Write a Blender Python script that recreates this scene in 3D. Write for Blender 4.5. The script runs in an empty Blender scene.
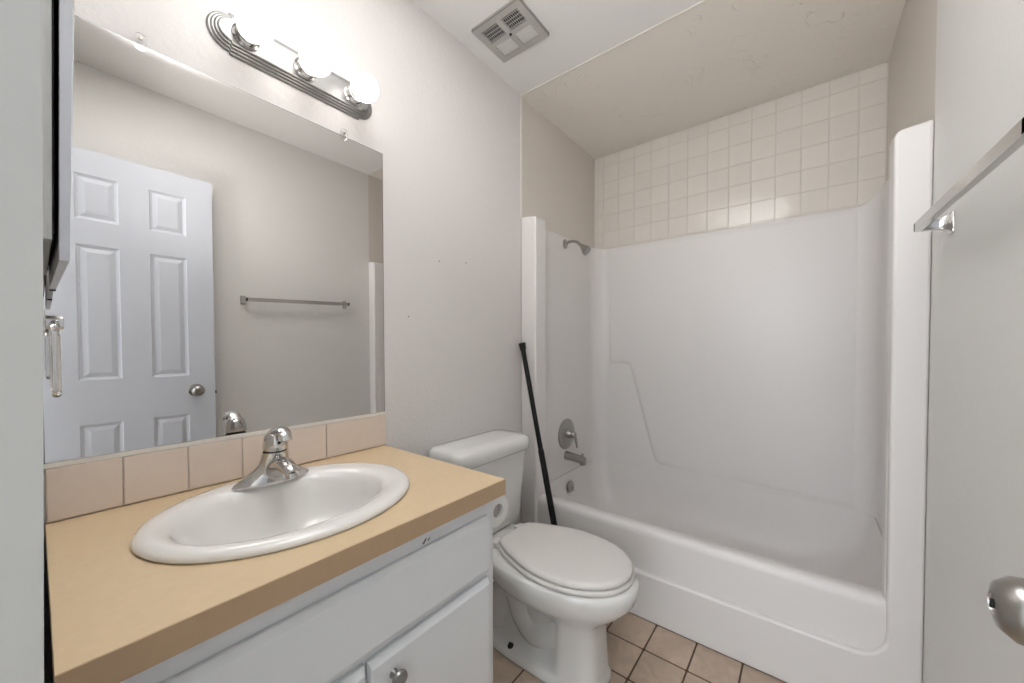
import bpy, bmesh, math, random
from mathutils import Vector, Matrix
random.seed(7)
S = bpy.context.scene
COL = S.collection
PI = math.pi

# ------------------------------------------------------------ camera
CAM = (1.2388, 0.0408, 1.1850)
YAW, PITCH, ROLL = -0.63819, -0.02078, -0.00077
cd = bpy.data.cameras.new('camera'); cam = bpy.data.objects.new('camera', cd); COL.objects.link(cam)
cd.sensor_width = 36; cd.lens = 369.98 * 36 / 1024
cd.shift_x = -21.9 / 1024; cd.shift_y = 12.55 / 1024
cd.clip_start = 0.01
fwd = Vector((math.sin(YAW) * math.cos(PITCH), math.cos(YAW) * math.cos(PITCH), math.sin(PITCH)))
r0 = Vector((math.cos(YAW), -math.sin(YAW), 0)); u0 = r0.cross(fwd)
rr = r0 * math.cos(ROLL) + u0 * math.sin(ROLL); uu = u0 * math.cos(ROLL) - r0 * math.sin(ROLL)
M = Matrix((rr, uu, -fwd)).transposed().to_4x4(); M.translation = Vector(CAM)
cam.matrix_world = M
S.camera = cam

# ------------------------------------------------------------ world, lights, exposure
w = bpy.data.worlds.new('world'); S.world = w; w.use_nodes = True
w.node_tree.nodes['Background'].inputs[0].default_value = (0.87, 0.94, 1.0, 1)
w.node_tree.nodes['Background'].inputs[1].default_value = 2.9
def area(name, loc, target, sx, sy, power, col):
    l = bpy.data.lights.new(name, 'AREA'); l.shape = 'RECTANGLE'; l.size = sx; l.size_y = sy
    l.energy = power; l.color = col
    o = bpy.data.objects.new(name, l); COL.objects.link(o); o.location = loc
    o.rotation_euler = (Vector(target) - Vector(loc)).to_track_quat('-Z', 'Y').to_euler()
    return o
def spot(name, loc, target, power, col, ang, blend, rad):
    l = bpy.data.lights.new(name, 'SPOT'); l.energy = power; l.color = col; l.spot_size = math.radians(ang); l.spot_blend = blend; l.shadow_soft_size = rad
    o = bpy.data.objects.new(name, l); COL.objects.link(o); o.location = loc
    o.rotation_euler = (Vector(target) - Vector(loc)).to_track_quat('-Z', 'Y').to_euler(); return o
# added unseen fill spots in the doorway, bounced off the ceiling
spot('ceiling_fill', (1.05, 0.0, 1.50), (.72, .41, 2.514), 385, (.97, .985, 1.0), 50, 1.0, .05)
spot('ceiling_fill_wide', (1.08, 0.0, 1.52), (.85, 1.45, 2.514), 27, (1.0, .99, .97), 100, 1.0, .12)
BULB = 2.2
vs = S.view_settings
vs.view_transform = 'Standard'; vs.look = 'None'; vs.gamma = 1; vs.use_curve_mapping = False
vs.exposure = 0.74

# ------------------------------------------------------------ materials
def mat(name, col, rough=0.5, metal=0.0, bump=0.0, bscale=60.0, var=0.0, vscale=8.0, trans=0.0, ior=1.45,
        emit=None, estr=0, coat=0.0, spec=None, detail=3.0, bdist=0.002):
    m = bpy.data.materials.new(name); m.use_nodes = True
    nt = m.node_tree; b = nt.nodes['Principled BSDF']
    b.inputs['Base Color'].default_value = (*col, 1); b.inputs['Roughness'].default_value = rough
    b.inputs['Metallic'].default_value = metal; b.inputs['IOR'].default_value = ior
    b.inputs['Transmission Weight'].default_value = trans
    b.inputs['Coat Weight'].default_value = coat; b.inputs['Coat Roughness'].default_value = 0.08
    if spec is not None: b.inputs['Specular IOR Level'].default_value = spec
    if emit: b.inputs['Emission Color'].default_value = (*emit, 1); b.inputs['Emission Strength'].default_value = estr
    tc = nt.nodes.new('ShaderNodeTexCoord')
    if bump:
        n = nt.nodes.new('ShaderNodeTexNoise'); n.inputs['Scale'].default_value = bscale; n.inputs['Detail'].default_value = detail
        bp = nt.nodes.new('ShaderNodeBump'); bp.inputs['Strength'].default_value = bump; bp.inputs['Distance'].default_value = bdist
        nt.links.new(tc.outputs['Object'], n.inputs['Vector']); nt.links.new(n.outputs['Fac'], bp.inputs['Height'])
        nt.links.new(bp.outputs['Normal'], b.inputs['Normal'])
    if var:
        n = nt.nodes.new('ShaderNodeTexNoise'); n.inputs['Scale'].default_value = vscale; n.inputs['Detail'].default_value = 4
        r = nt.nodes.new('ShaderNodeMapRange'); r.inputs['To Min'].default_value = 1 - var; r.inputs['To Max'].default_value = 1 + var
        mx = nt.nodes.new('ShaderNodeVectorMath'); mx.operation = 'SCALE'; mx.inputs[0].default_value = col
        nt.links.new(tc.outputs['Object'], n.inputs['Vector']); nt.links.new(n.outputs['Fac'], r.inputs['Value'])
        nt.links.new(r.outputs['Result'], mx.inputs['Scale']); nt.links.new(mx.outputs['Vector'], b.inputs['Base Color'])
    return m
def tile_mat(name, col, var, rough, vein=0.0, bump=0.0):
    """colour varies from tile to tile (mesh island) and within the tile"""
    m = mat(name, col, rough); nt = m.node_tree; b = nt.nodes['Principled BSDF']
    g = nt.nodes.new('ShaderNodeNewGeometry'); tc = nt.nodes['Texture Coordinate']
    r = nt.nodes.new('ShaderNodeMapRange'); r.inputs['To Min'].default_value = 1 - var; r.inputs['To Max'].default_value = 1 + var
    nt.links.new(g.outputs['Random Per Island'], r.inputs['Value'])
    n = nt.nodes.new('ShaderNodeTexNoise'); n.inputs['Scale'].default_value = 14; n.inputs['Detail'].default_value = 6; n.inputs['Distortion'].default_value = 1.2
    nt.links.new(tc.outputs['Object'], n.inputs['Vector'])
    r2 = nt.nodes.new('ShaderNodeMapRange'); r2.inputs['From Min'].default_value = .3; r2.inputs['From Max'].default_value = .7
    r2.inputs['To Min'].default_value = 1 - vein; r2.inputs['To Max'].default_value = 1 + vein
    nt.links.new(n.outputs['Fac'], r2.inputs['Value'])
    mu = nt.nodes.new('ShaderNodeMath'); mu.operation = 'MULTIPLY'
    nt.links.new(r.outputs['Result'], mu.inputs[0]); nt.links.new(r2.outputs['Result'], mu.inputs[1])
    mx = nt.nodes.new('ShaderNodeVectorMath'); mx.operation = 'SCALE'; mx.inputs[0].default_value = col
    nt.links.new(mu.outputs[0], mx.inputs['Scale']); nt.links.new(mx.outputs['Vector'], b.inputs['Base Color'])
    if bump:
        n2 = nt.nodes.new('ShaderNodeTexNoise'); n2.inputs['Scale'].default_value = 9; n2.inputs['Detail'].default_value = 1
        bp = nt.nodes.new('ShaderNodeBump'); bp.inputs['Strength'].default_value = bump; bp.inputs['Distance'].default_value = .006
        nt.links.new(tc.outputs['Object'], n2.inputs['Vector']); nt.links.new(n2.outputs['Fac'], bp.inputs['Height']); nt.links.new(bp.outputs['Normal'], b.inputs['Normal'])
    return m
def trowel_mat(name, col):
    """skip-trowel plaster: thin raised ridges"""
    m = mat(name, col, .55); nt = m.node_tree; b = nt.nodes['Principled BSDF']; tc = nt.nodes['Texture Coordinate']
    n = nt.nodes.new('ShaderNodeTexNoise'); n.inputs['Scale'].default_value = 5; n.inputs['Detail'].default_value = 2; n.inputs['Distortion'].default_value = 2.5
    nt.links.new(tc.outputs['Object'], n.inputs['Vector'])
    a = nt.nodes.new('ShaderNodeMath'); a.operation = 'SUBTRACT'; a.inputs[1].default_value = .5
    c = nt.nodes.new('ShaderNodeMath'); c.operation = 'ABSOLUTE'
    r = nt.nodes.new('ShaderNodeMapRange'); r.inputs['From Min'].default_value = 0; r.inputs['From Max'].default_value = .02
    r.inputs['To Min'].default_value = 1; r.inputs['To Max'].default_value = 0
    nt.links.new(n.outputs['Fac'], a.inputs[0]); nt.links.new(a.outputs[0], c.inputs[0]); nt.links.new(c.outputs[0], r.inputs['Value'])
    n3 = nt.nodes.new('ShaderNodeTexNoise'); n3.inputs['Scale'].default_value = 6
    nt.links.new(tc.outputs['Object'], n3.inputs['Vector'])
    r3 = nt.nodes.new('ShaderNodeMapRange'); r3.inputs['From Min'].default_value = .5; r3.inputs['From Max'].default_value = .62
    nt.links.new(n3.outputs['Fac'], r3.inputs['Value'])
    mu = nt.nodes.new('ShaderNodeMath'); mu.operation = 'MULTIPLY'
    nt.links.new(r.outputs['Result'], mu.inputs[0]); nt.links.new(r3.outputs['Result'], mu.inputs[1])
    bp = nt.nodes.new('ShaderNodeBump'); bp.inputs['Strength'].default_value = .6; bp.inputs['Distance'].default_value = .004
    nt.links.new(mu.outputs[0], bp.inputs['Height']); nt.links.new(bp.outputs['Normal'], b.inputs['Normal'])
    return m

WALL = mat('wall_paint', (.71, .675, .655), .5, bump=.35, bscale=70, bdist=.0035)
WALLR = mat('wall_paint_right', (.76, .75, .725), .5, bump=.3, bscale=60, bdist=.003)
CASING = mat('casing_paint', (.50, .495, .475), .4)
PLATE = mat('plated_backplate', (.33, .325, .315), .38, 1.0)
CEIL = mat('ceiling_paint', (.80, .785, .77), .6, bump=.15, bscale=50)
ALC = mat('alcove_paint', (.66, .605, .55), .45, bump=.15, bscale=25)
ALCC = trowel_mat('alcove_ceiling_paint', (.80, .75, .69))
TRIM = mat('trim_paint', (.76, .72, .66), .4)
FIB = mat('fiberglass', (.75, .72, .705), .34, bump=.05, bscale=4, bdist=.01)
PORC = mat('porcelain', (.74, .73, .71), .07, coat=.5)
PORCS = mat('sink_enamel', (.80, .78, .75), .1, coat=.5)
SEAT = mat('seat_plastic', (.72, .69, .66), .3)
CAB = mat('cabinet_paint', (.75, .765, .78), .35, bump=.12, bscale=18, var=.02)
CTOP = mat('laminate', (.68, .52, .33), .38, var=.05, vscale=60)
CEDGE = mat('laminate_edge', (.47, .325, .20), .4, var=.04, vscale=50)
CHROME = mat('chrome', (.62, .61, .595), .13, 1.0)
NICK = mat('brushed_nickel', (.40, .385, .365), .28, 1.0)
MIRR = mat('mirror_glass', (.73, .71, .695), .0, 1.0)
MIRE = mat('mirror_edge', (.28, .29, .28), .2, .8)
DOORM = mat('door_paint', (.62, .645, .70), .35, bump=.05, bscale=30)
BTILE = tile_mat('backsplash_tile', (.74, .63, .545), .03, .22, .02, .15)
ATILE = tile_mat('alcove_tile', (.70, .655, .60), .02, .10, .01, .35)
FTILE = tile_mat('floor_tile', (.52, .405, .315), .08, .42, .13, .15)
GROUT = mat('dark_grout', (.11, .075, .05), .9)
GROUTL = mat('light_grout', (.64, .59, .54), .8)
BLACK = mat('black_plastic', (.006, .006, .006), .45, spec=.3)
DARK = mat('dark_void', (.02, .018, .016), .8)
VENTM = mat('vent_paint', (.45, .43, .41), .5)
VENTL = mat('vent_lens', (.78, .76, .73), .35)
BULBM = mat('lit_globe', (1, 1, 1), .2, emit=(1, .955, .90), estr=BULB)
CLEAR = mat('clear_acrylic', (.97, .97, .96), .12, trans=1.0, ior=1.25)
PAPER = mat('tissue_paper', (.80, .79, .77), .9, bump=.2, bscale=120)
STEEL = mat('painted_steel', (.60, .60, .58), .4)
FRAMEM = mat('cabinet_frame', (.62, .63, .67), .35, .4)
LIGHTWOOD = mat('hall_floor', (.42, .36, .30), .7)
MARK = mat('scuff', (.16, .10, .06), .8)

# ------------------------------------------------------------ helpers
def tag(o, label=None, cat=None, group=None, kind=None):
    if label: o['label'] = label
    if cat: o['category'] = cat
    if group: o['group'] = group
    if kind: o['kind'] = kind
    return o
def empty(name, loc, label, cat, group=None, rz=0):
    o = bpy.data.objects.new(name, None); COL.objects.link(o); o.location = loc; o.rotation_euler = (0, 0, rz)
    o.empty_display_size = .05
    return tag(o, label, cat, group)
def build(name, bm, mats, parent=None, smooth=True, bevel=0, segs=2, subsurf=0, angle=35, loc=None):
    if not isinstance(mats, (list, tuple)): mats = [mats]
    bmesh.ops.recalc_face_normals(bm, faces=bm.faces)
    # parts are modelled in world coordinates and shifted to their parent's frame
    base = Vector((0, 0, 0))
    if parent is not None:
        p = parent
        while p is not None: base += Vector(p.location); p = p.parent
    cen = Vector((0, 0, 0))
    if len(bm.verts):
        lo = Vector((min(v.co[i] for v in bm.verts) for i in range(3))); hi = Vector((max(v.co[i] for v in bm.verts) for i in range(3)))
        cen = Vector(((lo.x + hi.x) / 2, (lo.y + hi.y) / 2, lo.z))
    for v in bm.verts: v.co -= cen
    me = bpy.data.meshes.new(name); bm.to_mesh(me); bm.free()
    for m in mats: me.materials.append(m)
    o = bpy.data.objects.new(name, me); COL.objects.link(o)
    o.location = cen - base
    if parent is not None: o.parent = parent
    if smooth:
        for p in me.polygons: p.use_smooth = True
    if bevel:
        md = o.modifiers.new('bevel', 'BEVEL'); md.width = bevel; md.segments = segs; md.limit_method = 'ANGLE'; md.angle_limit = math.radians(40)
        md.harden_normals = True
    if subsurf:
        md = o.modifiers.new('sub', 'SUBSURF'); md.levels = subsurf; md.render_levels = subsurf
    if smooth:
        me.set_sharp_from_angle(angle=math.radians(angle))
    return o
def box(bm, x0, y0, z0, x1, y1, z1, mi=0):
    vs_ = [bm.verts.new((x, y, z)) for z in (z0, z1) for y in (y0, y1) for x in (x0, x1)]
    for f in ((0, 1, 3, 2), (4, 6, 7, 5), (0, 4, 5, 1), (2, 3, 7, 6), (0, 2, 6, 4), (1, 5, 7, 3)):
        bm.faces.new([vs_[i] for i in f]).material_index = mi
    return vs_
def prism(bm, pts, axis, a, b, mi=0):
    """polygon pts extruded along axis from a to b; pts given in the two other axes (in x,y,z order)"""
    def P(p, t):
        return {'x': (t, p[0], p[1]), 'y': (p[0], t, p[1]), 'z': (p[0], p[1], t)}[axis]
    A = [bm.verts.new(P(p, a)) for p in pts]; B = [bm.verts.new(P(p, b)) for p in pts]
    bm.faces.new(A).material_index = mi; bm.faces.new(B[::-1]).material_index = mi
    n = len(pts)
    for i in range(n):
        bm.faces.new((A[i], A[(i + 1) % n], B[(i + 1) % n], B[i])).material_index = mi
def rings(bm, R, close0=True, close1=True, mi=0, cyc=True):
    """loft through a list of vertex-coordinate rings"""
    V = [[bm.verts.new(p) for p in r] for r in R]
    n = len(V[0])
    for a, b in zip(V, V[1:]):
        for i in range(n if cyc else n - 1):
            j = (i + 1) % n
            bm.faces.new((a[i], a[j], b[j], b[i])).material_index = mi
    if close0: bm.faces.new(V[0][::-1]).material_index = mi
    if close1: bm.faces.new(V[-1]).material_index = mi
    return V
def frame_of(d):
    d = Vector(d).normalized(); a = Vector((0, 0, 1)) if abs(d.z) < .9 else Vector((1, 0, 0))
    u = d.cross(a).normalized(); return d, u, d.cross(u).normalized()
def lathe(bm, prof, loc, d=(0, 0, 1), n=32, mi=0, sc=(1, 1)):
    """prof: list of (radius, height along d)"""
    d, u, v = frame_of(d); loc = Vector(loc)
    R = [[loc + d * h + (u * math.cos(2 * PI * i / n) * sc[0] + v * math.sin(2 * PI * i / n) * sc[1]) * max(r, 1e-5) for i in range(n)] for r, h in prof]
    rings(bm, R, mi=mi)
def tube(bm, pts, rad, n=14, mi=0, flat=1.0, up=None):
    pts = [Vector(p) for p in pts]
    rads = rad if isinstance(rad, (list, tuple)) else [rad] * len(pts)
    R = []; prev = None
    for i, p in enumerate(pts):
        t = (pts[min(i + 1, len(pts) - 1)] - pts[max(i - 1, 0)]).normalized()
        if prev is None: _, u, v = frame_of(t)
        else:
            u = (prev - t * prev.dot(t)).normalized(); v = t.cross(u)
        prev = u
        R.append([p + (u * math.cos(2 * PI * k / n) + v * math.sin(2 * PI * k / n) * flat) * rads[i] for k in range(n)])
    rings(bm, R, mi=mi)
def spline(pts, k=6):
    """Catmull-Rom through points of any dimension"""
    P = [Vector(p) for p in pts]; out = []
    for i in range(len(P) - 1):
        a = P[max(i - 1, 0)]; b = P[i]; c = P[i + 1]; d = P[min(i + 2, len(P) - 1)]
        for j in range(k):
            t = j / k
            out.append(.5 * ((2 * b) + (c - a) * t + (2 * a - 5 * b + 4 * c - d) * t * t + (3 * b - a - 3 * c + d) * t ** 3))
    out.append(P[-1]); return out
def rrect(x0, y0, x1, y1, r, k=8):
    """rounded rectangle points in 2-D, counter-clockwise"""
    out = []
    for cx, cy, a in ((x1 - r, y1 - r, 0), (x0 + r, y1 - r, 90), (x0 + r, y0 + r, 180), (x1 - r, y0 + r, 270)):
        for i in range(k + 1):
            t = math.radians(a + 90 * i / k); out.append((cx + r * math.cos(t), cy + r * math.sin(t)))
    return out
def struct(name, bm, m, parent=None, **k):
    o = build(name, bm, m, parent, **k)
    if parent is None: tag(o, kind='structure')
    return o
def copy_tree(o, parent=None):
    c = o.copy(); COL.objects.link(c)
    if parent is not None: c.parent = parent
    for ch in list(o.children): copy_tree(ch, c)
    return c

# ------------------------------------------------------------ room shell
W, H, YF, YA, YB, HC = 1.524, 2.514, 0.045, 1.600, 2.437, 0.826
def sbox(name, m, *b, **k):
    bm = bmesh.new(); box(bm, *b); return struct(name, bm, m, **k)
sbox('wall_left', WALL, -.10, -.075, -.02, 0, YA, H)
sbox('wall_alcove_left', ALC, -.10, YA, -.02, 0, YB + .1, H)
sbox('wall_right', WALLR, W, -.075, -.02, W + .1, YA, H)
sbox('wall_alcove_right', ALC, W, YA, -.02, W + .1, YB + .1, H)
sbox('wall_alcove_back', GROUTL, 0, YB, -.02, W, YB + .1, H)
sbox('ceiling', CEIL, -.1, -.075, H, W + .1, YA, H + .08)
sbox('ceiling_alcove', ALCC, -.1, YA, H, W + .1, YB + .1, H + .08)
bm = bmesh.new(); XJ, XD = .78, 1.452     # doorway
prism(bm, [(-.075, -.02), (.0252, -.02), (.0442, 1.19), (YF, 1.25), (YF, H), (-.075, H)], 'x', 0, XJ - .004); box(bm, XD + .035, -.075, -.02, W, YF, H); box(bm, XJ, -.075, 2.11, XD + .035, YF, H)
struct('wall_front', bm, WALLR)
bm = bmesh.new(); prism(bm, [(-.08, -.01), (.0254, -.01), (.0446, 1.19), (.0645, H - .01), (-.08, H - .01)], 'x', XJ - .06, XJ, 0)
struct('trim_6', bm, CASING, smooth=False)   # slightly out-of-plumb door casing
# corner beads where the painted room meets the alcove
bm = bmesh.new(); box(bm, 0, YA - .006, 1.87, .004, YA + .004, H - .002); struct('trim_1', bm, TRIM)
bm = bmesh.new(); box(bm, .005, YA - .006, H - .004, W, YA + .006, H); struct('trim_2', bm, TRIM)
bm = bmesh.new(); box(bm, 0, .80, 0, .012, 1.59, .075); struct('baseboard_left', bm, TRIM, bevel=.003)
bm = bmesh.new(); box(bm, W - .012, .70, 0, W, 1.59, .075); struct('baseboard_right', bm, TRIM, bevel=.003)

# floor tiles on dark grout: one mesh
bm = bmesh.new(); box(bm, -.1, -1.0, -.06, W + .1, YB + .1, -.0025, 0)
P = .1605; g = .0035
i0 = math.floor((0 - .735) / P); j0 = math.floor((-.99 - 1.44) / P)
for i in range(i0, i0 + 12):
    for j in range(j0, j0 + 19):
        a, b_, c, d = .735 + i * P + g, 1.44 + j * P + g, .735 + (i + 1) * P - g, 1.44 + (j + 1) * P - g
        a = max(a, .001); c = min(c, W - .001); d = min(d, 1.60)
        if c - a < .01 or d - b_ < .01: continue
        k = .0025
        lo = rrect(a, b_, c, d, .005, 2); hi = rrect(a + k, b_ + k, c - k, d - k, .004, 2)
        rings(bm, [[(x, y, -.004) for x, y in lo], [(x, y, -.001) for x, y in lo], [(x, y, 0) for x, y in hi]], mi=1)
struct('floor', bm, [GROUT, FTILE], angle=60)

# alcove wall tiles above the surround
def tile_grid(bm, us, vs_, y, th, g=.0007, bev=.0018, mi=0):
    for a, c in zip(us, us[1:]):
        for b_, d in zip(vs_, vs_[1:]):
            if c - a < .012 or d - b_ < .012: continue
            A = rrect(a + g, b_ + g, c - g, d - g, .003, 2); B = rrect(a + g + bev, b_ + g + bev, c - g - bev, d - g - bev, .002, 2)
            rings(bm, [[(x, y, z) for x, z in A], [(x, y - th * .6, z) for x, z in A], [(x, y - th, z) for x, z in B]], mi=mi)
bm = bmesh.new()
us = [.004, .030, .072] + [.072 + .1125 * k for k in range(1, 13)] + [W - .003]
vz = [1.80, 1.872, 1.985, 2.099, 2.213, 2.327, 2.441, H - .003]
tile_grid(bm, us, vz, YB + .001, .0035)
struct('trim_4', bm, ATILE, angle=25)

# hall floor, with unseen walls and ceiling added to limit the doorway light
bm = bmesh.new(); box(bm, -1.5, -3.4, -.08, 3.5, -1.0, -.004); struct('floor_hall', bm, LIGHTWOOD)
sbox('wall_hall_blocker', WALLR, 1.62, -1.9, -.02, 1.72, -.08, H)
sbox('wall_hall_blocker', WALLR, .35, -1.9, -.02, .45, -.25, H)
sbox('ceiling_hall_blocker', CEIL, -.4, -1.3, H, 1.72, -.08, H + .08)

# nail holes left in the mirror wall
bm = bmesh.new()
for y, z in ((1.05, 1.54), (1.20, 1.56), (.90, 1.30)):
    lathe(bm, [(.0028, -.0005), (.0028, .0008), (.0, .0010)], (.0, y, z), (1, 0, 0), 8)
struct('trim_5', bm, MARK)

# ------------------------------------------------------------ door, standing open along the right wall
dr = bpy.data.objects.new('door_1', None); COL.objects.link(dr); dr.location = (1.468, .05, .01); tag(dr, kind='structure')
X0, X1, DY0, DY1, DZ0, DZ1 = 1.4505, 1.4855, .050, .641, .012, 2.092
bm = bmesh.new()
bands_y = [DY0, .157, .292, .395, .533, DY1]
bands_z = [DZ0, .20, .822, 1.030, 1.655, 1.772, 1.978, DZ1]
box(bm, X0 + .007, DY0, DZ0, X1 - .007, DY1, DZ1)
for (xs, xd) in ((X0 + .0072, X0), (X1 - .0072, X1)):
    for k in (0, 2, 4): box(bm, min(xs, xd), bands_y[k], DZ0, max(xs, xd), bands_y[k + 1], DZ1)
    for k in (0, 2, 4, 6):
        for q in (1, 3): box(bm, min(xs, xd), bands_y[q], bands_z[k], max(xs, xd), bands_y[q + 1], bands_z[k + 1])
    for k in (1, 3, 5):
        for q in (1, 3):
            a, b_, c, d = bands_y[q], bands_z[k], bands_y[q + 1], bands_z[k + 1]
            s = 1 if xd > xs else -1
            def R_(i, h): return [(xs + s * h, y, z) for y, z in ((a + i, b_ + i), (c - i, b_ + i), (c - i, d - i), (a + i, d - i))]
            rings(bm, [R_(.0, .0070), R_(.004, .0035), R_(.012, .0005), R_(.014, .0005), R_(.032, .0060), R_(.034, .0062)], close0=False)
struct('door_panel', bm, DOORM, dr, smooth=False)
def knob_prof(): return [(.033, 0), (.033, .004), (.030, .008), (.014, .011), (.012, .026), (.017, .032), (.026, .040), (.0285, .050), (.027, .062), (.020, .071), (.0095, .0745), (.009, .0725), (.006, .0725), (0, .0725)]
bm = bmesh.new(); lathe(bm, knob_prof(), (X0, .558, .950), (-1, 0, 0), 36)
kb = struct('door_knob', bm, NICK, dr)
bm = bmesh.new(); box(bm, X0 - .0755, .5572, .946, X0 - .072, .5588, .954); struct('key_slot', bm, DARK, kb)
bm = bmesh.new(); lathe(bm, [(.033, 0), (.033, .003), (.028, .006), (.014, .008), (.011, .012), (.018, .016), (.024, .022), (.024, .028), (0, .030)], (X1, .567, .930), (1, 0, 0), 28)
struct('door_knob', bm, NICK, dr)
bm = bmesh.new(); box(bm, X0 + .006, DY1 - .001, .90, X1 - .006, DY1 + .0015, .96)
struct('latch_plate', bm, NICK, dr)
bm = bmesh.new(); box(bm, X0 + .012, DY1 + .001, .922, X1 - .012, DY1 + .009, .938); struct('latch_bolt', bm, DARK, dr)
for z in (.2, 1.05, 1.88):
    bm = bmesh.new(); lathe(bm, [(.006, 0), (.006, .09)], (X0 - .003, DY0 - .001, z), n=12); struct('hinge', bm, NICK, dr)

# ------------------------------------------------------------ wall mirror
MY0, MY1, MZ0, MZ1 = .047, .795, .943, 1.876
mr = empty('wall_mirror', (0, .42, MZ0), 'large frameless wall mirror above the sink, reflecting the open door', 'mirror')
bm = bmesh.new(); box(bm, .0005, MY0, MZ0, .0040, MY1, MZ1)
build('backing', bm, MIRE, mr, smooth=False)
bm = bmesh.new(); box(bm, .0042, MY0 + .002, MZ0 + .002, .0050, MY1 - .002, MZ1 - .002)
build('glass', bm, MIRR, mr, smooth=False)
bm = bmesh.new(); prism(bm, [(.0005, MZ0 - .004), (.009, MZ0 - .004), (.009, MZ0 + .006), (.0075, MZ0 + .006), (.0075, MZ0 - .001), (.0005, MZ0 - .001)], 'y', MY0, MY1)
build('bottom_channel', bm, TRIM, mr, smooth=False)
for y in (.196, .657):
    bm = bmesh.new()
    prism(bm, [(y - .009, MZ1 + .020), (y - .011, MZ1 + .004), (y - .008, MZ1 - .010), (y, MZ1 - .014), (y + .008, MZ1 - .010), (y + .011, MZ1 + .004), (y + .009, MZ1 + .020), (y, MZ1 + .024)], 'x', .0055, .009)
    cl = build('mirror_clip', bm, CLEAR, mr, smooth=False, bevel=.001)
    bm = bmesh.new(); lathe(bm, [(.004, 0), (.004, .002), (.002, .003), (0, .003)], (.009, y, MZ1 + .010), (1, 0, 0), 12)
    build('screw', bm, NICK, cl)

# ------------------------------------------------------------ light bar with three globes
lb = empty('vanity_light', (0, .535, 2.008), 'chrome three-globe vanity light bar mounted above the mirror', 'light fixture')
LY, LZ = .535, 2.010
def stadium(hl, hh, notch, x):
    """straight bar with narrower rounded ends"""
    pts = []
    he = hh - notch; L = hl - he * .95
    for s in (1, -1):
        arc = []
        for i in range(17):
            t = math.radians(-90 + 180 * i / 16)
            arc.append((s * (L + he * .95 * math.cos(t)), s * he * math.sin(t)))
        pts += [(s * (L - notch), -s * hh), (s * (L - notch * .2), -s * hh)] + arc + [(s * (L - notch * .2), s * hh)]
    return [(x, LY + a, LZ + b_) for a, b_ in pts]
bm = bmesh.new(); R_ = []
hl, hh = .222, .055; x = 0
for k in range(4):
    q = k * .0062
    R_ += [stadium(hl - q, hh - q, .007, .001 + k * .0055), stadium(hl - q - .0005, hh - q - .0005, .007, .004 + k * .0055),
           stadium(hl - q - .003, hh - q - .003, .007, .0065 + k * .0055), stadium(hl - q - .006, hh - q - .006, .007, .0065 + k * .0055)]
rings(bm, R_); build('backplate', bm, PLATE, lb, angle=50)
for y in (.390, .535, .680):
    bm = bmesh.new(); lathe(bm, [(.031, 0), (.031, .003), (.026, .007), (.024, .020), (.026, .021), (.026, .026), (.023, .027), (.023, .034), (.020, .035), (.020, .022), (0, .022)], (.024, y, LZ), (1, 0, 0), 32)
    sk = build('lamp_socket', bm, CHROME, lb)
    bm = bmesh.new(); r = .0415; xc = .024 + .034 + .038
    prof = [(.012, -.05), (.014, -.046)] + [(r * math.sin(math.radians(a)), -r * math.cos(math.radians(a))) for a in range(20, 180, 8)] + [(0, r)]
    lathe(bm, prof, (xc, y, LZ - .002), (1, 0, 0), 36); build('globe_bulb', bm, BULBM, sk)

# ------------------------------------------------------------ ceiling vent
cv = empty('ceiling_vent', (.216, 1.257, H), 'square white exhaust fan grille with four louvred openings on the ceiling', 'vent')
vx0, vx1, vy0, vy1 = .091, .343, 1.152, 1.359
bm = bmesh.new(); zt, zb = H - .001, H - .016
cxm, cym = (vx0 + vx1) / 2, (vy0 + vy1) / 2
ox = [vx0, vx0 + .030, cxm - .012, cxm + .012, vx1 - .030, vx1]; oy = [vy0, vy0 + .026, cym - .010, cym + .010, vy1 - .026, vy1]
for i in range(5):
    for j in range(5):
        if i in (1, 3) and j in (1, 3): continue
        box(bm, ox[i], oy[j], zb, ox[i + 1], oy[j + 1], zb + .005)
bmesh.ops.remove_doubles(bm, verts=bm.verts, dist=1e-5)
for a in ((vx0, vy0, vx1, vy0 + .004), (vx0, vy1 - .004, vx1, vy1), (vx0, vy0, vx0 + .004, vy1), (vx1 - .004, vy0, vx1, vy1)):
    box(bm, a[0], a[1], zb + .001, a[2], a[3], zt)
build('vent_frame', bm, VENTM, cv, smooth=False)
for i in (1, 3):
    for j in (1, 3):
        dark = (j == 1 and i == 3) or (j == 1 and i == 1)
        dark = i == 1
        a, b_, c, d = ox[i], oy[j], ox[i + 1], oy[j + 1]
        bm = bmesh.new()
        n = 9
        for k in range(n):
            xx = a + (c - a) * (k + .5) / n
            box(bm, xx - .0009, b_, zb + .001, xx + .0009, d, zb + .003)
        for k in range(4):
            yy = b_ + (d - b_) * (k + .5) / 4
            box(bm, a, yy - .0008, zb + .0015, c, yy + .0008, zb + .005)
        gr = build('grille', bm, VENTM if j == 1 else VENTL, cv, smooth=False)
        bm = bmesh.new(); box(bm, a, b_, zb + .009, c, d, zb + .011)
        tag(build('grille_backing', bm, DARK if j == 1 else VENTL, gr, smooth=False))
bm = bmesh.new(); lathe(bm, [(.006, 0), (.006, .002), (.003, .003), (0, .003)], (cxm, cym, zb), (0, 0, -1), 14); build('screw', bm, DARK, cv)

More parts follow.
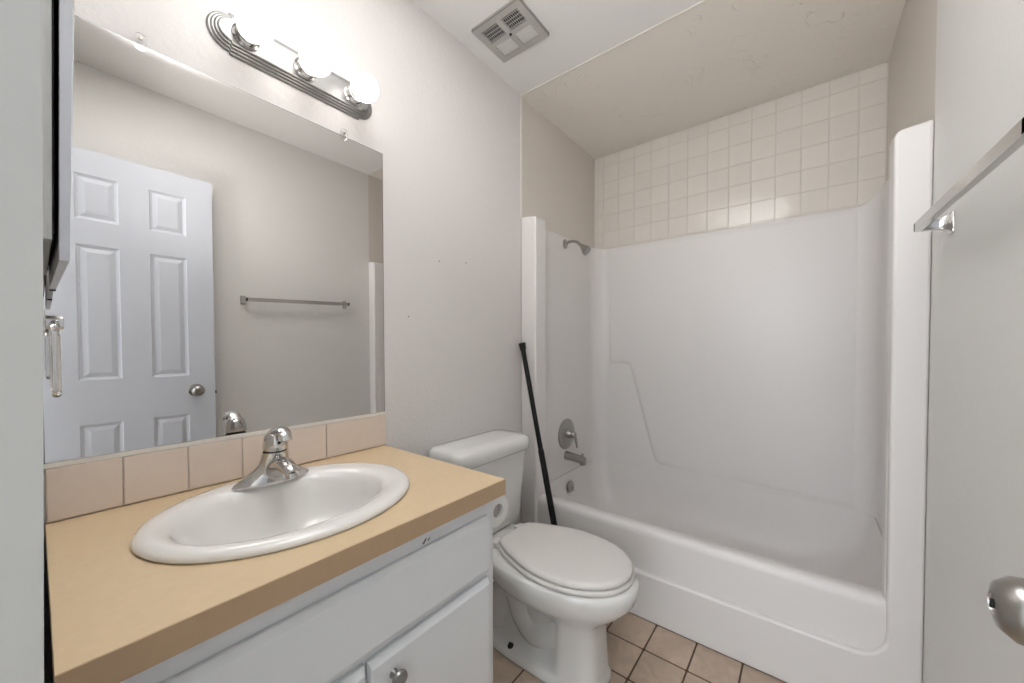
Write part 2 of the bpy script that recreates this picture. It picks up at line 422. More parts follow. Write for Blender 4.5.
# ------------------------------------------------------------ vanity
vn = empty('vanity_cabinet', (.29, .41, 0), 'white painted vanity cabinet under the tan countertop, with paired doors', 'cabinet')
CX, CY0, CY1, CZ = .551, .050, .778, HC - .0425
bm = bmesh.new()
box(bm, .004, CY0, .0, CX - .018, CY0 + .016, CZ); box(bm, .004, CY1 - .016, .0, CX - .018, CY1, CZ)
box(bm, .02, CY0 + .016, .09, CX - .018, CY1 - .016, .105); box(bm, CX - .09, CY0 + .016, 0, CX - .075, CY1 - .016, .09)
box(bm, .004, CY0 + .016, .09, .010, CY1 - .016, CZ)
F0, F1 = CX - .018, CX
box(bm, F0, CY0, .09, F1, CY0 + .04, CZ); box(bm, F0, CY1 - .04, .0, F1, CY1, CZ)
box(bm, F0, CY0 + .04, CZ - .06, F1, CY1 - .04, CZ); box(bm, F0, CY0 + .04, .555, F1, CY1 - .04, .60)
box(bm, F0, CY0 + .04, .09, F1, CY1 - .04, .13); box(bm, F0, .39, .13, F1, .43, .555)
build('cabinet_body', bm, CAB, vn, smooth=False)
def slab(name, y0, y1, z0, z1, routed):
    bm = bmesh.new(); e = .014
    def rg(x, iy0, iy1, iz0, iz1): return [(x, y0 + iy0, z0 + iz0), (x, y1 - iy1, z0 + iz0), (x, y1 - iy1, z1 - iz1), (x, y0 + iy0, z1 - iz1)]
    et, eb = routed
    rings(bm, [rg(CX + .0005, 0, 0, 0, 0), rg(CX + .008, 0, 0, 0, 0), rg(CX + .0095, .001, .001, .001, .001), rg(CX + .018, .003, .003, eb, et), rg(CX + .019, .005, .005, eb + .002, et + .002)])
    return build(name, bm, CAB, vn, smooth=False, bevel=.0012)
slab('drawer_front', .085, .750, .585, .738, (.012, .014))
def knob(parent, y, z):
    bm = bmesh.new(); lathe(bm, [(.009, 0), (.008, .003), (.006, .010), (.009, .015), (.0155, .018), (.0165, .022), (.0145, .027), (.008, .030), (0, .031)], (CX + .019, y, z), (1, 0, 0), 28)
    return build('knob', bm, PLATE, parent)
d1 = slab('door', .414, .750, .115, .572, (.012, .003)); knob(d1, .463, .522)
d2 = slab('door', .085, .408, .115, .572, (.012, .003)); knob(d2, .358, .522)
# paint-chip marks on the top rail
bm = bmesh.new(); prism(bm, [(.548, .744), (.553, .742), (.561, .7515), (.558, .7525)], 'x', CX + .0002, CX + .001); prism(bm, [(.563, .745), (.566, .744), (.570, .750), (.568, .751)], 'x', CX + .0002, CX + .001); build('paint_chip', bm, MARK, vn, smooth=False)

# counter with oval cut-out
SX, SY, RX, RY = .291, .394, .231, .259
ct = empty('countertop', (.29, .42, HC - .04), 'tan laminate countertop with a darker front edge, carrying the oval sink', 'countertop')
bm = bmesh.new(); N = 64
cx0, cx1, cy0, cy1 = .001, .582, .047, .795
def on_rect(t):
    dx, dy = math.cos(t), math.sin(t); k = 1e9
    if dx > 1e-9: k = min(k, (cx1 - SX) / dx)
    if dx < -1e-9: k = min(k, (cx0 - SX) / dx)
    if dy > 1e-9: k = min(k, (cy1 - SY) / dy)
    if dy < -1e-9: k = min(k, (cy0 - SY) / dy)
    return SX + dx * k, SY + dy * k
ang = sorted(set([2 * PI * i / N for i in range(N)] + [math.atan2(y - SY, x - SX) % (2 * PI) for x in (cx0, cx1) for y in (cy0, cy1)]))
hole = [(SX + (RX - .022) * math.cos(t), SY + (RY - .022) * math.sin(t)) for t in ang]; rect = [on_rect(t) for t in ang]
zt, zb = HC, HC - .041
V = [[bm.verts.new((x, y, z)) for x, y in L] for L, z in ((hole, zb), (hole, zt), (rect, zt), (rect, zb))]
n = len(ang)
for a, b_ in ((0, 1), (1, 2), (2, 3), (3, 0)):
    for i in range(n):
        j = (i + 1) % n; bm.faces.new((V[a][i], V[a][j], V[b_][j], V[b_][i]))
build('worktop', bm, CTOP, ct, smooth=False, bevel=.001, segs=1)
bm = bmesh.new(); box(bm, cx1, cy0, zb - .001, cx1 + .0012, cy1, zt - .0012)
build('front_edging', bm, CEDGE, ct, smooth=False)
bm = bmesh.new(); box(bm, cx0, cy1, zb - .001, cx1 + .001, cy1 + .0012, zt - .0012)
build('side_edging', bm, CEDGE, ct, smooth=False)

# tile backsplash
bm = bmesh.new(); box(bm, .0005, .047, HC + .001, .004, .797, .937, 0)
ys = [.048, .1535, .262, .371, .480, .589, .798]
for a, c in zip(ys, ys[1:]):
    A = rrect(a + .001, HC + .003, c - .001, .938, .003, 2); B = rrect(a + .003, HC + .005, c - .003, .936, .002, 2)
    rings(bm, [[(.003, y, z) for y, z in A], [(.0075, y, z) for y, z in A], [(.009, y, z) for y, z in B]], mi=1)
tag(build('tile_backsplash', bm, [GROUTL, BTILE], angle=25), 'single row of square beige tiles along the wall between counter and mirror', 'backsplash')

# sink: oval self-rimming basin
sk = empty('oval_sink', (SX, SY, HC), 'white oval drop-in sink set in the tan countertop', 'sink')
bm = bmesh.new(); N = 72
def oval(cx, cy, rx, ry, z, back=None, p=1.0):
    out = []
    for i in range(N):
        t = 2 * PI * i / N; c, s = math.cos(t), math.sin(t)
        x = cx + rx * math.copysign(abs(c) ** p, c); y = cy + ry * math.copysign(abs(s) ** p, s)
        if back is not None:
            m_ = back - x
            if m_ > 0: x = back - m_ * .12
        out.append((x, y, z))
    return out
z = HC
R_ = [oval(SX, SY, RX - .03, RY - .03, z - .02), oval(SX, SY, RX - .028, RY - .028, z + .001), oval(SX, SY, RX - .002, RY - .002, z + .0008), oval(SX, SY, RX, RY, z + .005),
      oval(SX, SY, RX - .003, RY - .003, z + .011), oval(SX, SY, RX - .010, RY - .010, z + .016), oval(SX, SY, RX - .022, RY - .022, z + .018),
      oval(.297, .385, .190, .220, z + .0175, .130, .97), oval(.300, .383, .172, .206, z + .0135, .150, .96), oval(.301, .382, .162, .197, z + .005, .160, .96), oval(.302, .382, .153, .190, z - .012, .166, .96),
      oval(.303, .384, .144, .180, z - .038, .172, .96), oval(.304, .397, .132, .166, z - .075, .18), oval(.305, .397, .100, .125, z - .110, .22), oval(.300, .397, .055, .065, z - .128), oval(.300, .397, .024, .024, z - .134)]
rings(bm, R_, close0=False, close1=False)
outer = [oval(.300, .397, .026, .026, z - .142), oval(.305, .397, .11, .135, z - .125), oval(.304, .397, .142, .176, z - .085), oval(.302, .397, .168, .205, z - .03), oval(SX, SY, RX - .03, RY - .03, z - .02)]
rings(bm, outer, close0=False, close1=False); bmesh.ops.remove_doubles(bm, verts=bm.verts, dist=1e-5)
build('basin', bm, PORCS, sk, angle=80)
bm = bmesh.new(); lathe(bm, [(.024, -.006), (.027, 0), (.026, .002), (.020, .0025), (.019, -.001), (0, -.001)], (.300, .397, z - .133), n=28); dn = build('drain', bm, CHROME, sk)
bm = bmesh.new(); lathe(bm, [(.016, 0), (.016, .003), (.010, .005), (0, .006)], (.300, .397, z - .134), n=24); build('stopper', bm, CHROME, dn)
# ------------------------------------------------------------ faucet
FX, FY, FZ = .141, .398, HC + .0150
fc = empty('faucet', (FX, FY, FZ), 'chrome single-handle faucet on the back rim of the oval sink', 'faucet')
bm = bmesh.new(); R_ = []
K = 40
def base_ring(hy, hx, z, xo=0, zl=0):
    out = []
    for i in range(K):
        t = 2 * PI * i / K; c, s = math.cos(t), math.sin(t)
        yy = hy * s; xx = hx * math.copysign(abs(c) ** .8, c) * (1 - .45 * abs(s) ** 3)
        out.append((FX + xo + xx, FY + yy, FZ + z + zl * abs(s) ** 1.5))
    return out
# low wings sweeping up into the central column
R_ = [base_ring(.084, .030, 0), base_ring(.085, .031, .004), base_ring(.082, .029, .010), base_ring(.072, .027, .017), base_ring(.058, .026, .026), base_ring(.043, .0275, .036, .002), base_ring(.034, .0285, .046, .005), base_ring(.0295, .0285, .058, .009), base_ring(.0275, .0275, .072, .013), base_ring(.0265, .0265, .080, .015), base_ring(.010, .010, .081, .016)]
rings(bm, R_); build('body', bm, CHROME, fc, angle=70)
# short spout leaning forward over the bowl
bm = bmesh.new()
sp = spline([(FX + .010, FY, FZ + .030), (FX + .04, FY, FZ + .045), (FX + .075, FY, FZ + .054), (FX + .105, FY, FZ + .050), (FX + .118, FY, FZ + .040)], 5)
rad = [.024 - .009 * i / (len(sp) - 1) for i in range(len(sp))]
tube(bm, sp, rad, 20); build('spout', bm, CHROME, fc)
bm = bmesh.new(); lathe(bm, [(.0135, 0), (.0135, .012), (.011, .0125), (.010, .006), (0, .006)], (FX + .112, FY, FZ + .042), (.25, 0, -1), 22); build('aerator', bm, CHROME, fc)
# dome handle with a black seam and a forward lever
bm = bmesh.new(); lathe(bm, [(.0245, -.001), (.0245, .003), (.022, .0035), (0, .0035)], (FX + .016, FY, FZ + .081), (.12, 0, 1), 30); build('seal_ring', bm, BLACK, fc)
bm = bmesh.new()
lathe(bm, [(.022, 0), (.026, .002), (.0265, .012), (.0255, .024), (.022, .036), (.0155, .045), (.008, .049), (0, .050)], (FX + .017, FY, FZ + .085), (.12, 0, 1), 32)
hd = build('handle', bm, CHROME, fc)
bm = bmesh.new()
lv = spline([(FX + .012, FY, FZ + .122), (FX + .038, FY, FZ + .136), (FX + .062, FY, FZ + .139), (FX + .082, FY, FZ + .131), (FX + .090, FY, FZ + .117)], 5)
n = len(lv); tube(bm, lv, [.017 - .004 * i / n for i in range(n)], 14, flat=.5); build('lever', bm, CHROME, hd)
bm = bmesh.new(); lathe(bm, [(.004, 0), (.004, .002), (0, .0025)], (FX + .0435, FY, FZ + .105), (1, 0, .1), 12); build('index_button', bm, DARK, hd)
bm = bmesh.new(); lathe(bm, [(.003, 0), (.003, .045), (.006, .048), (.006, .056), (0, .058)], (FX - .024, FY, FZ + .005), n=12); build('lift_rod', bm, CHROME, fc)

# ------------------------------------------------------------ toilet
TY = 1.195
tl = empty('toilet', (.40, TY, 0), 'white two-piece toilet with closed lid between vanity and bathtub', 'toilet')
bm = bmesh.new(); K = 56
def egg(x0, x1, hw, z, p=.9, peak=.45, back=None):
    """egg outline: widest at peak along the length, blunt at the back"""
    out = []
    for i in range(K):
        t = 2 * PI * i / K; c, s = math.cos(t), math.sin(t)
        xm = x0 + (x1 - x0) * peak
        x = xm + (x1 - xm) * c if c > 0 else xm + (xm - x0) * math.copysign(abs(c) ** .8, c)
        y = hw * math.copysign(abs(s) ** p, s)
        if c > 0: y *= (1 - .05 * c * c)
        if back is not None and c < 0: y *= 1 - (1 - back) * abs(c) ** 1.5
        out.append((x, TY + y, z))
    return out
def outline(prof, grow, z, tip=0):
    half = spline([(x, y, 0) for x, y in prof], 5)
    pts = [(p.x, p.y) for p in half]
    pts = pts + [(x, -y) for x, y in pts[-2:0:-1]]
    cx_ = .52; out = []; ty = TY + .004
    for x, y in pts:
        r_ = math.hypot(x - cx_, y); k = (r_ + grow) / r_
        out.append((cx_ + (x - cx_) * k, ty + y * k, z))
    return out
LID = [(.270, 0), (.270, .050), (.272, .078), (.288, .097), (.34, .124), (.43, .155), (.52, .171), (.61, .163), (.69, .132), (.745, .085), (.768, .040), (.774, 0)]
def foot(x0, x1, hf, hb, z, xs=.50, blend=.05):
    """column at the front (half width hf), narrower trapway behind (hb)"""
    out = []
    for i in range(K):
        t = 2 * PI * i / K; c, s = math.cos(t), math.sin(t)
        x = (x0 + x1) / 2 + (x1 - x0) / 2 * math.copysign(abs(c) ** .55, c)
        k = max(0, min(1, (x - (xs - blend)) / (2 * blend))); k = k * k * (3 - 2 * k)
        y = (hb + (hf - hb) * k) * math.copysign(abs(s) ** .5, s)
        out.append((x, TY + y, z))
    return out
R_ = [foot(.16, .690, .106, .108, 0), foot(.158, .692, .108, .110, .010), foot(.162, .690, .106, .107, .024), foot(.17, .686, .101, .098, .034), foot(.20, .682, .098, .052, .048, .525, .022), foot(.21, .678, .095, .042, .12, .525, .022), foot(.22, .674, .094, .040, .18, .525, .022), foot(.22, .674, .096, .044, .225, .52, .03),
      foot(.215, .690, .110, .075, .252, blend=.09), egg(.20, .728, .138, .272, .72, back=.75), egg(.18, .765, .172, .305, .80, back=.72), egg(.16, .790, .187, .335, .86, back=.70), egg(.15, .798, .191, .365, .88, back=.68), egg(.15, .796, .189, .383, .88, back=.68), egg(.155, .788, .182, .392, .88, back=.68), egg(.20, .76, .15, .394, .88, back=.7)]
rings(bm, R_); build('bowl', bm, PORC, tl, angle=80)
bm = bmesh.new()
tube(bm, spline([(.55, TY, .17), (.47, TY, .105), (.40, TY, .085), (.345, TY, .13), (.315, TY, .20), (.27, TY, .22), (.235, TY, .16), (.22, TY, .02)], 6), .062, 20)
build('trapway', bm, PORC, tl)
# deck under the tank
bm = bmesh.new(); prism(bm, rrect(.045, TY - .115, .27, TY + .115, .03, 5), 'z', .30, .392); build('deck', bm, PORC, tl, bevel=.01, segs=3)
# seat and lid
bm = bmesh.new()
R_ = [outline(LID, .002, .394), outline(LID, .007, .399), outline(LID, .007, .406), outline(LID, .002, .4105)]
rings(bm, R_); build('seat', bm, SEAT, tl, angle=60)
bm = bmesh.new()
R_ = [outline(LID, -.003, .4135), outline(LID, .001, .417), outline(LID, .001, .424), outline(LID, -.004, .430), outline(LID, -.018, .433), outline(LID, -.075, .4345)]
rings(bm, R_); build('seat_lid', bm, SEAT, tl, angle=60)
for s in (-1, 1):
    bm = bmesh.new(); prism(bm, rrect(.236, TY + s * .075 - .022, .272, TY + s * .075 + .022, .008, 4), 'z', .392, .416); build('hinge', bm, SEAT, tl, bevel=.004)
# tank (tapering down) with its own lid
def tank_ring(hw, xf, z, r=.035, xb=.022, bow=.012):
    pts = rrect(xb, TY - .016 - hw, xf, TY + hw, r, 7)
    out = []
    for x, y in pts:
        if x > (xb + xf) / 2: x += bow * (1 - ((y - TY) / hw) ** 2)
        out.append((x, y, z))
    return out
bm = bmesh.new()
rings(bm, [tank_ring(.150, .178, .395, .03), tank_ring(.165, .186, .402), tank_ring(.172, .190, .44), tank_ring(.188, .196, .60), tank_ring(.200, .201, .722)])
build('tank', bm, PORC, tl, angle=50)
bm = bmesh.new()
rings(bm, [tank_ring(.205, .208, .716, .04, .014, .016), tank_ring(.216, .215, .724, .045, .008, .018), tank_ring(.218, .217, .752, .05, .005, .018), tank_ring(.215, .214, .770, .05, .006, .018), tank_ring(.203, .202, .780, .045, .014, .016), tank_ring(.15, .16, .784, .04, .05, .01)])
build('tank_lid', bm, PORC, tl, angle=60)
bm = bmesh.new(); lathe(bm, [(.013, 0), (.013, .006), (.009, .010), (.006, .016), (0, .016)], (.207, TY - .150, .665), (1, 0, 0), 18)
tube(bm, spline([(.219, TY - .150, .665), (.222, TY - .120, .664), (.223, TY - .075, .660)], 4), .006, 10); build('flush_lever', bm, CHROME, tl)
for s in (-1, 1):
    bm = bmesh.new(); lathe(bm, [(.013, -.01), (.012, .005), (.008, .010), (.004, .012), (.004, .020), (0, .020)], (.335, TY + s * .086, .034), (0, s * .4, 1), 12)
    tag(build('floor_bolt', bm, DARK, tl), 'bare black floor bolt')

# toilet paper on the cabinet side
tp = empty('toilet_paper', (.45, .862, .645), 'part-hidden toilet paper roll on a chrome holder beyond the cabinet edge', 'toilet paper')
bm = bmesh.new(); N = 40; ry = (.862, .690)
def circ(r, x): return [(x, ry[0] + r * math.cos(2 * PI * i / N), ry[1] + r * math.sin(2 * PI * i / N)) for i in range(N)]
V = rings(bm, [circ(.021, .392), circ(.046, .392), circ(.048, .395), circ(.048, .492), circ(.046, .495), circ(.021, .495), circ(.021, .392)], close0=False, close1=False)
build('paper_roll', bm, PAPER, tp, angle=50)
bm = bmesh.new(); lathe(bm, [(.012, 0), (.012, .125), (.015, .126), (.015, .130), (0, .131)], (.358, *ry), (1, 0, 0), 22)
sp_ = build('spindle', bm, NICK, tp)
bm = bmesh.new(); prism(bm, rrect(.366, .776, .378, .874, .005, 3), 'z', ry[1] - .012, ry[1] + .012); prism(bm, rrect(.352, .7745, .392, .779, .002, 2), 'z', ry[1] - .022, ry[1] + .022)
build('holder_arm', bm, CHROME, tp, bevel=.0015)

# ------------------------------------------------------------ tub and surround
tb = empty('bathtub_surround', (W / 2, 1.60, 0), 'white one-piece fibreglass bathtub with high wall surround filling the alcove', 'bathtub')
g_ = .0006
# front frame: skirt and the two upright flanges round a recessed apron
def arc(cx, cy, r, a0, a1, k=8): return [(cx + r * math.cos(math.radians(a0 + (a1 - a0) * i / k)), cy + r * math.sin(math.radians(a0 + (a1 - a0) * i / k))) for i in range(k + 1)]
xl, xr = .100, 1.440
out = [(g_, .0), (W - g_, .0), (W - g_, 1.842)] + arc(xr + .022, 1.812, .022, 95, 180, 5) + [(xr + .004, .30)] + arc(xr - .075, .285, .079, 0, -90, 8)[1:] + \
      [(xl + .08, .200)] + arc(xl + .08, .280, .080, 270, 180, 8)[1:] + [(xl, 1.856), (xl - .008, 1.862), (g_, 1.874)]
bm = bmesh.new(); prism(bm, out, 'y', 1.592, 1.640)
build('front_frame', bm, FIB, tb, bevel=.010, segs=4, angle=50)
bm = bmesh.new(); box(bm, g_, 1.625, .30, xl, 1.690, 1.864); build('side_flange', bm, FIB, tb, bevel=.010, segs=4)
bm = bmesh.new(); box(bm, xr, 1.625, .30, W - g_, 1.690, 1.832); build('side_flange', bm, FIB, tb, bevel=.010, segs=4)
# tub: rim, basin, apron
bm = bmesh.new()
def rr3(x0, y0, x1, y1, r, z): return [(x, y, z) for x, y in rrect(x0, y0, x1, y1, r, 8)]
R_ = [rr3(.02, 1.614, W - .02, 2.425, .01, .16), rr3(.02, 1.612, W - .02, 2.425, .01, .355), rr3(.02, 1.615, W - .02, 2.425, .012, .375), rr3(.024, 1.624, W - .024, 2.424, .015, .385), rr3(.03, 1.64, W - .03, 2.42, .02, .3875),
      rr3(.0235, 1.672, W - .0235, 2.4228, .10, .3875), rr3(.025, 1.684, W - .025, 2.4222, .10, .380), rr3(.027, 1.692, W - .027, 2.4212, .10, .362), rr3(.045, 1.71, 1.462, 2.408, .11, .24), rr3(.09, 1.74, 1.36, 2.37, .13, .12), rr3(.16, 1.79, 1.26, 2.31, .14, .078), rr3(.35, 1.92, 1.1, 2.18, .1, .066)]
rings(bm, R_, close0=False); build('tub', bm, FIB, tb, angle=70)
# U-shaped wall panels with coved corners and an inner-corner rise of the top edge
TH = .018
inx0, inx1, iny = .022, W - .022, 2.424
path = [(inx0, 1.68 + .02 * i) for i in range(0, 33)]
path += [(inx0 + .10 - .10 * math.cos(math.radians(a)), iny - .10 + .10 * math.sin(math.radians(a))) for a in range(0, 91, 5)]
path += [(.14 + (W - .28) * i / 80, iny) for i in range(0, 81)]
path += [(inx1 - .10 + .10 * math.sin(math.radians(a)), iny - .10 + .10 * math.cos(math.radians(a))) for a in range(0, 91, 5)]
path += [(inx1, iny - .12 - .02 * i) for i in range(0, 33)]
path = [p for i, p in enumerate(path) if i == 0 or (abs(p[0] - path[i - 1][0]) + abs(p[1] - path[i - 1][1])) > 1e-4]
def topz(x, y):
    z = 1.862
    if x < .1: z += .014 * (1 - x / .1) * (1 if y > 2.2 else .2) + .012 * max(0, (1.80 - y) / .12) ** 1.3
    if x > 1.42: z += .060 * ((x - 1.42) / .082) ** 2 * max(0, min(1, (y - 1.95) / .35)) - .03 * max(0, min(1, (2.30 - y) / .35))
    return z
bm = bmesh.new(); n = len(path); prof = []
for i, p in enumerate(path):
    a = Vector(path[max(i - 1, 0)]); c = Vector(path[min(i + 1, n - 1)]); t = (c - a).normalized(); nr = Vector((-t.y, t.x))   # outward
    q = Vector(p); o_ = q + nr * TH; zt = topz(*p)
    o_.x = min(max(o_.x, .003), W - .003); o_.y = min(o_.y, YB - .002 if zt > 1.85 else o_.y)
    prof.append([(q.x, q.y, .36), (q.x, q.y, zt - .012), (q.x + nr.x * .002, q.y + nr.y * .002, zt - .004), (q.x + nr.x * .006, q.y + nr.y * .006, zt), (o_.x, o_.y, zt + .001), (o_.x, o_.y, .36)])
rings(bm, prof); build('wall_panels', bm, FIB, tb, angle=60)
# relief on the long wall: raised field above a slanting soap-ledge line
bm = bmesh.new()
poly = [(.075, 1.068), (.255, 1.066), (.275, 1.058), (.435, .475), (.455, .440), (.49, .425), (1.43, .398), (1.43, 1.845), (.13, 1.845), (.075, 1.845)]
poly = [(.13, 1.068)] + poly[1:8] + [(.13, 1.845)]
ring0 = poly; cxp = sum(p[0] for p in poly) / len(poly); 
def inset(P_, d):
    outp = []; m_ = len(P_)
    for i in range(m_):
        a = Vector(P_[i - 1]); b_ = Vector(P_[i]); c = Vector(P_[(i + 1) % m_])
        e1 = (b_ - a).normalized(); e2 = (c - b_).normalized(); n1 = Vector((-e1.y, e1.x)); n2 = Vector((-e2.y, e2.x)); s_ = (n1 + n2)
        s_ = s_ / max(.3, s_.dot(n1)) ; outp.append(tuple(b_ + s_ * d))
    return outp
area2 = sum(poly[i - 1][0] * poly[i][1] - poly[i][0] * poly[i - 1][1] for i in range(len(poly)))
sg = 1 if area2 > 0 else -1
rings(bm, [[(x, 2.426, z_) for x, z_ in poly], [(x, 2.423, z_) for x, z_ in poly], [(x, 2.4195, z_) for x, z_ in inset(poly, .010 * sg)], [(x, 2.418, z_) for x, z_ in inset(poly, .022 * sg)]])
build('raised_panel', bm, FIB, tb, angle=70)
# ------------------------------------------------------------ shower fittings
sh = empty('wall_shower', (.022, 2.005, 1.815), 'small nickel shower head on a curved arm high in the tub alcove', 'shower')
bm = bmesh.new(); lathe(bm, [(.028, 0), (.028, .003), (.020, .009), (.011, .011), (0, .011)], (.0225, 2.005, 1.818), (1, 0, 0), 26); build('flange', bm, NICK, sh)
bm = bmesh.new(); tube(bm, spline([(.024, 2.005, 1.818), (.06, 2.003, 1.826), (.105, 2.0, 1.816), (.145, 1.998, 1.782)], 6), .0085, 12); build('shower_arm', bm, NICK, sh)
bm = bmesh.new(); lathe(bm, [(.010, 0), (.013, .006), (.013, .016), (.017, .022), (.026, .046), (.028, .052), (.028, .060), (.024, .062), (0, .060)], (.138, 1.998, 1.789), (.72, -.02, -.70), 26); build('spray_head', bm, NICK, sh)

vv = empty('shower_valve', (.022, 2.023, .64), 'round nickel shower control plate with a lever above the tub spout', 'shower valve')
bm = bmesh.new(); lathe(bm, [(.096, 0), (.096, .002), (.092, .006), (.070, .010), (.040, .013), (.028, .014), (.024, .030), (.022, .034), (0, .034)], (.0225, 2.023, .635), (1, 0, 0), 48); build('escutcheon', bm, NICK, vv)
bm = bmesh.new(); lathe(bm, [(.018, 0), (.021, .006), (.021, .024), (.016, .033), (0, .036)], (.054, 2.023, .635), (1, 0, 0), 26)
tube(bm, spline([(.072, 2.023, .638), (.086, 2.026, .620), (.090, 2.030, .590), (.094, 2.034, .558)], 5), [.013] * 6 + [.012] * 5 + [.009] * 5, 12, flat=.7); build('lever', bm, NICK, vv)

ts = empty('tub_spout', (.022, 2.02, .49), 'nickel bathtub spout with diverter knob, below the round control plate', 'tub spout')
bm = bmesh.new()
pts = [(.0225, 2.02, .500), (.03, 2.02, .500), (.06, 2.02, .498), (.10, 2.02, .494), (.135, 2.02, .490), (.152, 2.02, .487), (.160, 2.02, .485)]
tube(bm, pts, [.027, .0275, .026, .0245, .024, .022, .014], 22); lathe(bm, [(.017, 0), (.018, .014), (.014, .015), (0, .010)], (.142, 2.02, .476), (.1, 0, -1), 20); build('spout_body', bm, NICK, ts)
bm = bmesh.new(); lathe(bm, [(.004, 0), (.004, .012), (.008, .014), (.008, .019), (0, .021)], (.140, 2.02, .508), n=14); build('diverter_knob', bm, NICK, ts)

ov = empty('overflow_plate', (.10, 1.99, .31), 'small round nickel overflow plate inside the tub end', 'overflow plate')
bm = bmesh.new(); lathe(bm, [(.036, 0), (.036, .004), (.032, .008), (.012, .009), (0, .009)], (.0455, 2.035, .304), (1, 0, .10), 32); pl = build('plate', bm, NICK, ov)
bm = bmesh.new(); tube(bm, [(.058, 2.035, .307), (.066, 2.035, .294), (.068, 2.035, .282)], [.006, .006, .005], 10, flat=.6); build('trip_lever', bm, NICK, ov)

# ------------------------------------------------------------ black tension rod leaning in the corner
A, B = Vector((.388, 1.452, .006)), Vector((.023, 1.574, 1.200)); dv = (B - A); L_ = dv.length
ro = empty('shower_rod', tuple(A), 'black shower curtain rod leaning in the corner between toilet and tub', 'rod')
bm = bmesh.new(); lathe(bm, [(.0145, .02), (.0145, L_ * .56), (0, L_ * .56 + .001)], A, dv, 18); build('outer_tube', bm, BLACK, ro)
bm = bmesh.new(); lathe(bm, [(.0122, L_ * .55), (.0122, L_ - .02), (0, L_ - .02)], A, dv, 18); build('inner_tube', bm, BLACK, ro)
for h0, h1 in ((0, .035), (L_ - .038, L_)):
    bm = bmesh.new(); s = 1 if h0 else -1
    prof = [(.013, h0), (.0155, h0 + .006), (.0165, h1 - .012), (.0185, h1 - .006), (.0180, h1), (0, h1)] if h0 else [(0, 0), (.0180, 0), (.0185, .006), (.0175, .012), (.0155, .03), (.0145, .035)]
    lathe(bm, prof, A, dv, 20); build('end_cap', bm, BLACK, ro)

# ------------------------------------------------------------ towel bar on the right wall
BX = 1.4625
br = empty('towel_bar', (W, 1.14, 1.48), 'straight square chrome towel bar on the right wall, past the door', 'towel bar')
ya_, yb_, za, zb_ = 1.405, .795, 1.492, 1.466
bm = bmesh.new(); s = .0115
def sq(y, z): return [(BX - .007, y, z - s), (BX + .007, y, z - s), (BX + .007, y, z + s), (BX - .007, y, z + s)]
rings(bm, [sq(ya_ + .004, za), sq(yb_ - .004, zb_)]); build('bar', bm, CHROME, br, smooth=False, bevel=.0015)
for yy, zz in ((ya_, za), (yb_, zb_)):
    bm = bmesh.new()
    def pl_(x, hy, hz): return [(x, yy + a, zz + b_) for a, b_ in rrect(-hy, -hz, hy, hz, min(hy, hz) * .25, 3)]
    rings(bm, [pl_(W - .0005, .014, .027), pl_(W - .004, .014, .027), pl_(W - .008, .010, .020), pl_(W - .025, .0075, .013), pl_(BX + .004, .0065, .0115), pl_(BX - .007, .006, .0105)])
    build('bracket', bm, CHROME, br, angle=50)

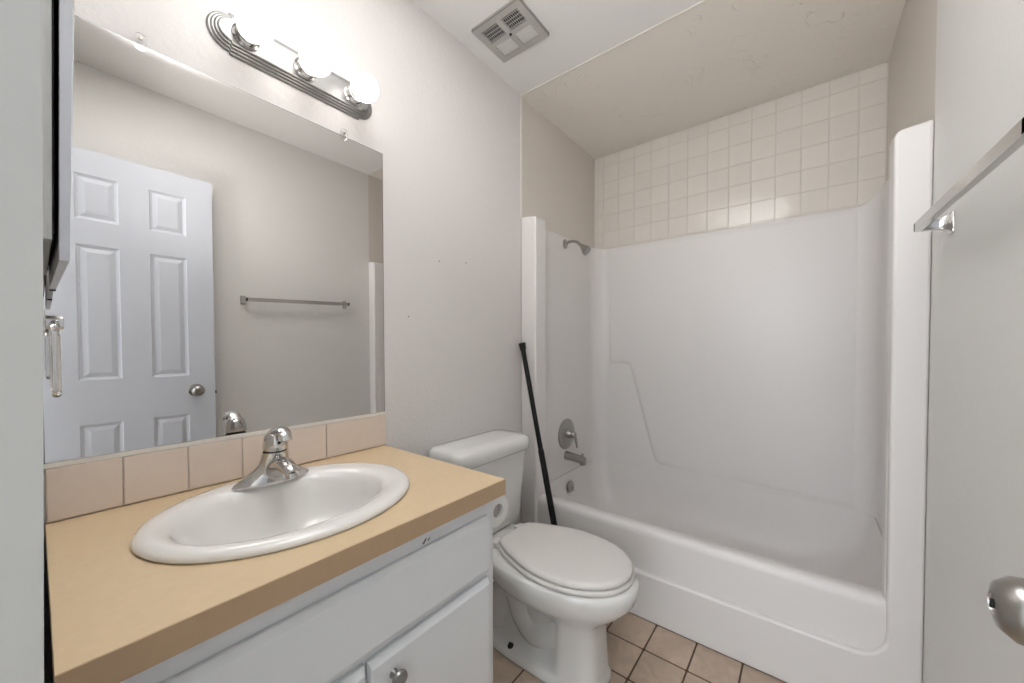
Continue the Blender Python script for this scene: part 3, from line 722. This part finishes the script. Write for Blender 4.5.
# ------------------------------------------------------------ medicine cabinet on the doorway wall, door ajar
mc = empty('medicine_cabinet', (.31, YF, 1.30), 'slim metal-framed medicine cabinet beside the mirror, its door slightly ajar', 'medicine cabinet')
mx0, mx1, mz0, mz1 = .12, .50, 1.315, 2.02
bm = bmesh.new(); prism(bm, [(YF + .0005, mz0), (YF + .0105, mz0), (YF + .0215, mz1), (YF + .0005, mz1)], 'x', mx0, mx1); build('cabinet_body', bm, STEEL, mc, smooth=False, bevel=.001)
hx0, hy0, hx1, hy1 = .115, .0575, .505, .0600
bm = bmesh.new()
def slabz(z, dy, dt): return [(hx0, hy0 + dy, z), (hx1, hy1 + dy, z), (hx1, hy1 + .0080 + dy + dt, z), (hx0, hy0 + .0080 + dy + dt, z)]
rings(bm, [slabz(1.290, 0, 0), slabz(2.05, .013, .007)]); dm = build('door', bm, FRAMEM, mc, smooth=False, bevel=.0008)
bm = bmesh.new()
def gl(z, t): return [(x, y + .0080 + .0200 * (z - 1.29) / .76 + q, z) for x, y, q in ((hx0 + .012, hy0, 0), (hx1 - .012, hy1, 0), (hx1 - .012, hy1, t), (hx0 + .012, hy0, t))]
rings(bm, [gl(1.302, .0012), gl(2.038, .0012)])
build('mirror_glass', bm, MIRR, dm, smooth=False)
bm = bmesh.new(); prism(bm, [(YF + .0107, mz0 + .008), (YF + .0122, mz0 + .008), (YF + .0232, mz1 - .01), (YF + .0217, mz1 - .01)], 'x', mx0 + .01, mx1 - .002); build('door_gap_shade', bm, DARK, mc, smooth=False)  # dark strip standing in for the shade in the door gap
bm = bmesh.new(); box(bm, hx0 - .001, hy0 + .001, 1.288, hx0 + .012, hy0 + .008, 1.2905); build('corner_cap', bm, DARK, dm, smooth=False)

# clear towel ring under it
tr = empty('towel_ring', (.27, YF, 1.21), 'chrome bracket with a clear acrylic towel ring below the medicine cabinet', 'towel ring')
bm = bmesh.new(); prism(bm, rrect(.245, 1.205, .295, 1.242, .006, 3), 'y', YF + .0005, YF + .006); prism(bm, rrect(.255, 1.213, .285, 1.234, .006, 3), 'y', YF + .005, YF + .024)
build('bracket', bm, CHROME, tr, bevel=.0015)
bm = bmesh.new(); pr_ = rrect(.20, 1.110, .34, 1.222, .03, 6); n = len(pr_); R_ = []
for i, (x, z_) in enumerate(pr_):
    c = Vector((.27, 0, 1.15)); q = Vector((x, YF + .0145, z_)); d_ = Vector((x - .27, 0, z_ - 1.15)).normalized()
    R_.append([q + d_ * .0045 * math.cos(2 * PI * k / 10) + Vector((0, .0045 * math.sin(2 * PI * k / 10), 0)) for k in range(10)])
R_.append(R_[0]); rings(bm, R_, close0=False, close1=False); bmesh.ops.remove_doubles(bm, verts=bm.verts, dist=1e-6)
tag(build('ring', bm, CLEAR, tr))
